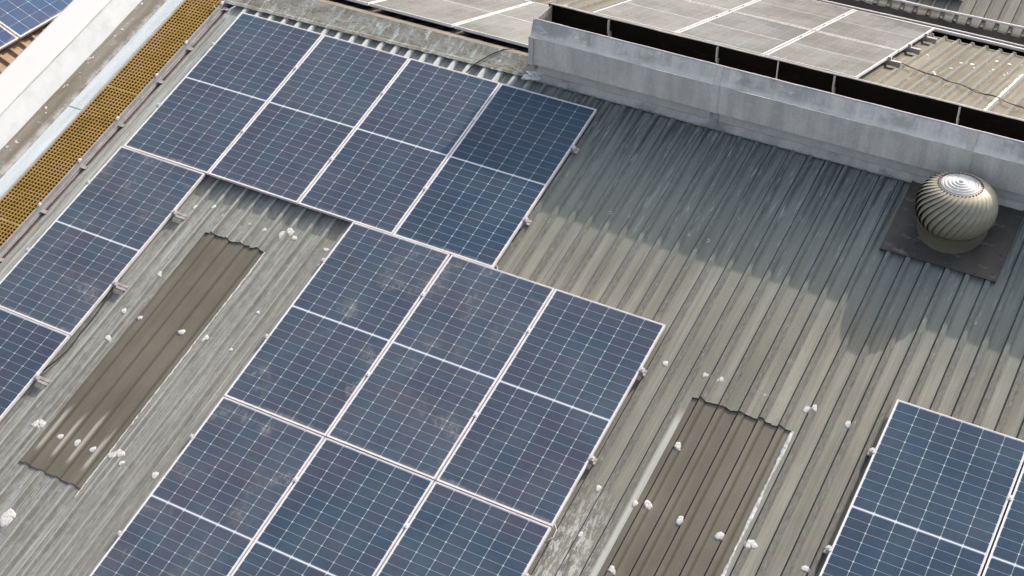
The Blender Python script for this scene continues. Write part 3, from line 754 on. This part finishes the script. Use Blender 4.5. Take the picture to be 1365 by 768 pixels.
for v in (.06, -.60, -1.13, -1.80, -2.42, -3.05, -3.7, -4.4, -5.1):
    bm = bmesh.new(); box(bm, G1 + .003, G1 + .028, v - .02, v + .02, -.0158, -.006); lathe(bm, [(.009, -.006), (.009, .004), (0, .005)], 8, G1 + .015, v)
    obj('hold_down_clip', bm, M_alu, wk, FRONT)
    bm = bmesh.new(); box(bm, G1 + .03, G1 + .105, v - .045, v - .005, -.072, -.062); obj('cable_saddle', bm, M_rail, wk, FRONT)
    bm = bmesh.new(); box(bm, G0, G1 + .02, v - .02, v + .02, -.259, -.0745); obj('support_bracket', bm, M_alu_grey, wk, FRONT)
def cable(name, label, pts, r_, mat, cat='cable', group=None, n=8):
    bm = bmesh.new(); tube(bm, pts, r_, n); o = obj(name, bm, mat, None, smooth=True); return setp(o, label, cat, group)
for k, (x, r_, z, mt, lb) in enumerate([(-.288, .012, -.085, M_conduit, 'grey conduit nearest the yellow walkway edge'), (-.256, .013, -.090, M_cable, 'brown cable between two grey conduits beside the walkway'), (-.225, .013, -.080, M_conduit, 'grey conduit nearest the blue panels, beside the walkway')]):
    rr = random.Random(k); pts = [FRONT @ Vector((x + rr.uniform(-.004, .004), .30 - .25 * i, z + rr.uniform(-.004, .003))) for i in range(31)]
    cable('conduit' if mt is M_conduit else 'cable', lb, pts, r_, mt)
cable('cable', 'thin white cable end curling at the top of the walkway', [FRONT @ Vector(q) for q in ((-.36, -.02, -.0), (-.30, -.06, .012), (-.24, -.05, .0), (-.19, .02, -.04), (-.15, .12, -.045))], .004, M_seal)
cable('cable', 'thin dark cable lying over the ridge capping left of the ventilator', [r2w(*q) for q in ((2.72, .05, CREST + .005), (2.74, .12, CREST + .02), (2.76, .17, CREST + .030), (2.80, .27, CREST + .024), (2.85, .36, CREST + .027), (2.93, .45, CREST + .034))] + [BACK @ Vector((3.0, .12, .02)), BACK @ Vector((3.04, .24, .006))], .006, M_dark)
cable('cable', 'dark cable sagging along the right edge of the panels beside the long skylight', [FRONT @ Vector(q) for q in ((1.02, -3.60, -.03), (1.05, -3.72, -.045), (1.065, -3.95, -.05), (1.06, -4.15, -.05), (1.075, -4.28, -.055), (1.06, -4.42, -.05), (1.02, -4.62, -.035))], .006, M_dark)
cable('cable', 'small pale cable loop at the lower right corner of the top row', [FRONT @ Vector(q) for q in ((4.18, -2.03, -.03), (4.22, -2.06, -.04), (4.235, -2.10, -.045), (4.21, -2.13, -.03))], .004, M_seal)
cable('cable', 'small pale cable loop at the row gap on the right of the middle block', [FRONT @ Vector(q) for q in ((5.86, -4.16, -.03), (5.90, -4.20, -.04), (5.905, -4.27, -.045), (5.87, -4.33, -.03))], .004, M_seal)
rr = random.Random(8); pts = []; pts2 = []
for i in range(25):
    x = 6.0 + 1.9 * i / 24; y = 3.62 - .035 * i + .03 * math.sin(i * 1.3); pts.append(BACK @ Vector((x, y, .012 + .006 * math.sin(i * 2.1)))); pts2.append(BACK @ Vector((x, y - .05 + .03 * math.sin(i * .9), .022 + .006 * math.cos(i * 1.7))))
cable('cable', 'brown cable snaking over the bare tan roof, the one nearer the dusty panels', pts, .0045, M_cable)
cable('cable', 'brown cable snaking over the bare tan roof, the one nearer the ventilator', pts2, .0045, M_cable)

# ------------------------------------------------------------------ parapet over the gable
pp = thing('parapet_wall', 'thick white painted parapet wall sloping up the left side of the roof', 'wall', F(-1.5, -3, -.3))
def axis(v): return r2w(0, v, 0)
bm = bmesh.new(); PROF = [(-1.30, -.12), (-1.372, .150), (-1.375, -.4), (-1.30, -.4)]
PROF = [(-1.285, -.115), (-1.395, .150), (-1.68, .192), (-1.71, .16), (-1.71, -6.0), (-1.285, -6.0)]
sec = [[], [], []]
for i, (x, z) in enumerate(PROF):
    if z > -5:
        p0 = r2w(x, EAVE - .3, z); p1 = r2w(x, RIDGE_V - .0, z); p1.z = p1.z + (z * 0); p1.y = 0; p1.z = (z - CREST) / co
        p2 = BACK @ Vector((x, 6.2, z - CREST))
    else: p0 = Vector((x, r2w(0, EAVE - .3)[1], -9)); p1 = Vector((x, 0, -9)); p2 = Vector((x, (BACK @ Vector((0, 6.2, 0)))[1], -9))
    for s_, p_ in zip(sec, (p0, p1, p2)): s_.append(p_)
def wall_part(name, idx, mat, extra=None):
    bm = bmesh.new(); vs = [[bm.verts.new(s_[i]) for i in idx] for s_ in sec]; n = len(idx)
    for A, D in zip(vs, vs[1:]):
        for k in range(n): bm.faces.new((A[k], A[(k + 1) % n], D[(k + 1) % n], D[k]))
    bm.faces.new(vs[0][::-1]); bm.faces.new(vs[-1]); bmesh.ops.recalc_face_normals(bm, faces=bm.faces)
    # subdivide lengthwise so that the coat is not ruler-straight
    bmesh.ops.subdivide_edges(bm, edges=[e for e in bm.edges if abs((e.verts[0].co - e.verts[1].co).y) > 1], cuts=24)
    rr = random.Random(5)
    for v in bm.verts:
        if v.co.z > -6: v.co += Vector((rr.uniform(-.003, .003), 0, rr.uniform(-.003, .003)))
    return obj(name, bm, mat, pp, I4)
wall_part('masonry', [0, 1, 2, 3, 4, 5], M_face)
# coping: a bright coat laid over the top with a small drip step
bm = bmesh.new(); rr = random.Random(6); secs = []
for k in range(41):
    t = k / 40
    v = EAVE - .3 + (RIDGE_V - EAVE + .3) * t
    j = rr.uniform(-.004, .004)
    pr_ = [(-1.368 + j, .148), (-1.378 + j, .166), (-1.40, .172), (-1.69, .212), (-1.722, .20), (-1.722, .15)]
    row = []
    for x, z in pr_:
        p_ = r2w(x, v, z)
        if k == 40: p_ = Vector((x, 0, (z - CREST) / co))
        row.append(bm.verts.new(p_))
    secs.append(row)
row = [bm.verts.new(BACK @ Vector((x, 6.2, z - CREST))) for x, z in pr_]; secs.append(row)
for A, D in zip(secs, secs[1:]):
    for i in range(5): bm.faces.new((A[i], A[i + 1], D[i + 1], D[i]))
bmesh.ops.recalc_face_normals(bm, faces=bm.faces)
obj('coping', bm, M_white, pp, I4)
# white paint drips along the foot of the parapet
rr = random.Random(21)
for i in range(26):
    obj('paint_splash', blob(rr.uniform(.006, .018), .25, 200 + i), M_seal, pp, F(-1.275 + abs(rr.gauss(0, .05)), rr.uniform(-3.2, .2), -.099))

# ------------------------------------------------------------------ building left of the parapet
PHI = math.radians(22)
LX, LZ = -1.9, -.80
LM = Matrix.Translation((LX, 0, LZ)) @ Matrix.Rotation(PHI, 4, 'Y') @ Matrix.Rotation(-math.pi / 2, 4, 'Z')   # local x = along world -Y... ribs run along local y
sb = thing('neighbouring_building', 'building with brown ribbed roof beyond the white parapet, top left corner', 'building', Matrix.Translation((-6, 0, -9)))
# local frame: x -> world -Y, y -> up slope (-X)
LM = Matrix.Translation((LX, 0, LZ)) @ Matrix(((0, -math.cos(PHI), math.sin(PHI), 0), (-1, 0, 0, 0), (0, math.sin(PHI), math.cos(PHI), 0), (0, 0, 0, 1)))
obj('roof_sheeting', corrugated([(r, -.05, 6, -.06, -.06) for r in ribs(-5, 9)], seed=31), M_red, sb, LM)
bm = bmesh.new(); box(bm, -9, -2.0, -8, 4.5, -9, -1.15); obj('wall', bm, M_wall, sb, I4)
for k, lb in ((0, 'blue panel in the top left corner beyond the white parapet'), (1, 'sliver of blue panel at the left edge beyond the white parapet')):
    cy = 1.375 - .515 + 1.03 * k
    panel(LM @ Matrix.Translation((cy, .545 + .8575, .0)), lb, 'panels beyond the parapet', (1.0, 1.715), M_cell_l)
for yy, lb in ((.95, 'lower rail of the panels beyond the parapet'), (1.85, 'upper rail of the panels beyond the parapet')):
    rail(lambda u, v, h: LM @ Matrix.Translation((u, v, h)), .3, 2.45, yy, lb, [1.375], [(.345, -1)], h=-.058, ht=.04, top=.03, group='rails beyond the parapet')

# ------------------------------------------------------------------ building beyond the valley
FM = Matrix.Translation((0, 5.83, -1.475)) @ Matrix.Rotation(TH, 4, 'X')
fb = thing('neighbouring_building', 'building with mossy grey ribbed roof beyond the valley gutter, top right corner', 'building', Matrix.Translation((6, 9, -9)))
obj('roof_sheeting', corrugated([(r, 0, 9, 0, 0) for r in ribs(-2, 13)], seed=41, edge_wob=.01), M_far, fb, FM)
bm = bmesh.new(); box(bm, -2, 13, 6.15, 14, -9, -1.55); obj('wall', bm, M_wall, fb, I4)
panel(FM @ Matrix.Translation((6.10 - .515, .36 + .86, .03)), 'grey panel cut off by the top edge, above the pipe on the farthest roof', 'panels on the farthest roof', (1.0, 1.715), M_cell_f)
rail(lambda u, v, h: FM @ Matrix.Translation((u, v, h)), 5.0, 6.16, .8, 'rail under the panel on the farthest roof', [], [(6.085, 1)], h=.001, ht=.028, top=.06, group='rail on the farthest roof')
bm = bmesh.new(); tube(bm, [FM @ Vector((x, .125 + .006 * math.sin(x * 3), .016)) for x in [3 + .25 * i for i in range(40)]], .016, 10)
setp(obj('pipe', bm, M_alu, None, smooth=True), 'thin pale pipe lying along the edge of the farthest roof', 'pipe')
gy_, gz_ = (BACK @ Vector((0, BE, 0)))[1], (BACK @ Vector((0, BE, 0)))[2]
for dy, dz, r_, lb in ((-.01, .055, .022, 'thick white pipe along the valley eave behind the dusty panels'), (.14, .03, .012, 'thin white pipe along the valley gutter nearest the farthest roof')):
    bm = bmesh.new(); tube(bm, [(2 + .5 * i, gy_ + dy, gz_ + dz + .004 * math.sin(i)) for i in range(20)], r_, 10)
    setp(obj('pipe', bm, M_alu, None, smooth=True), lb, 'pipe', 'white pipes along the valley')
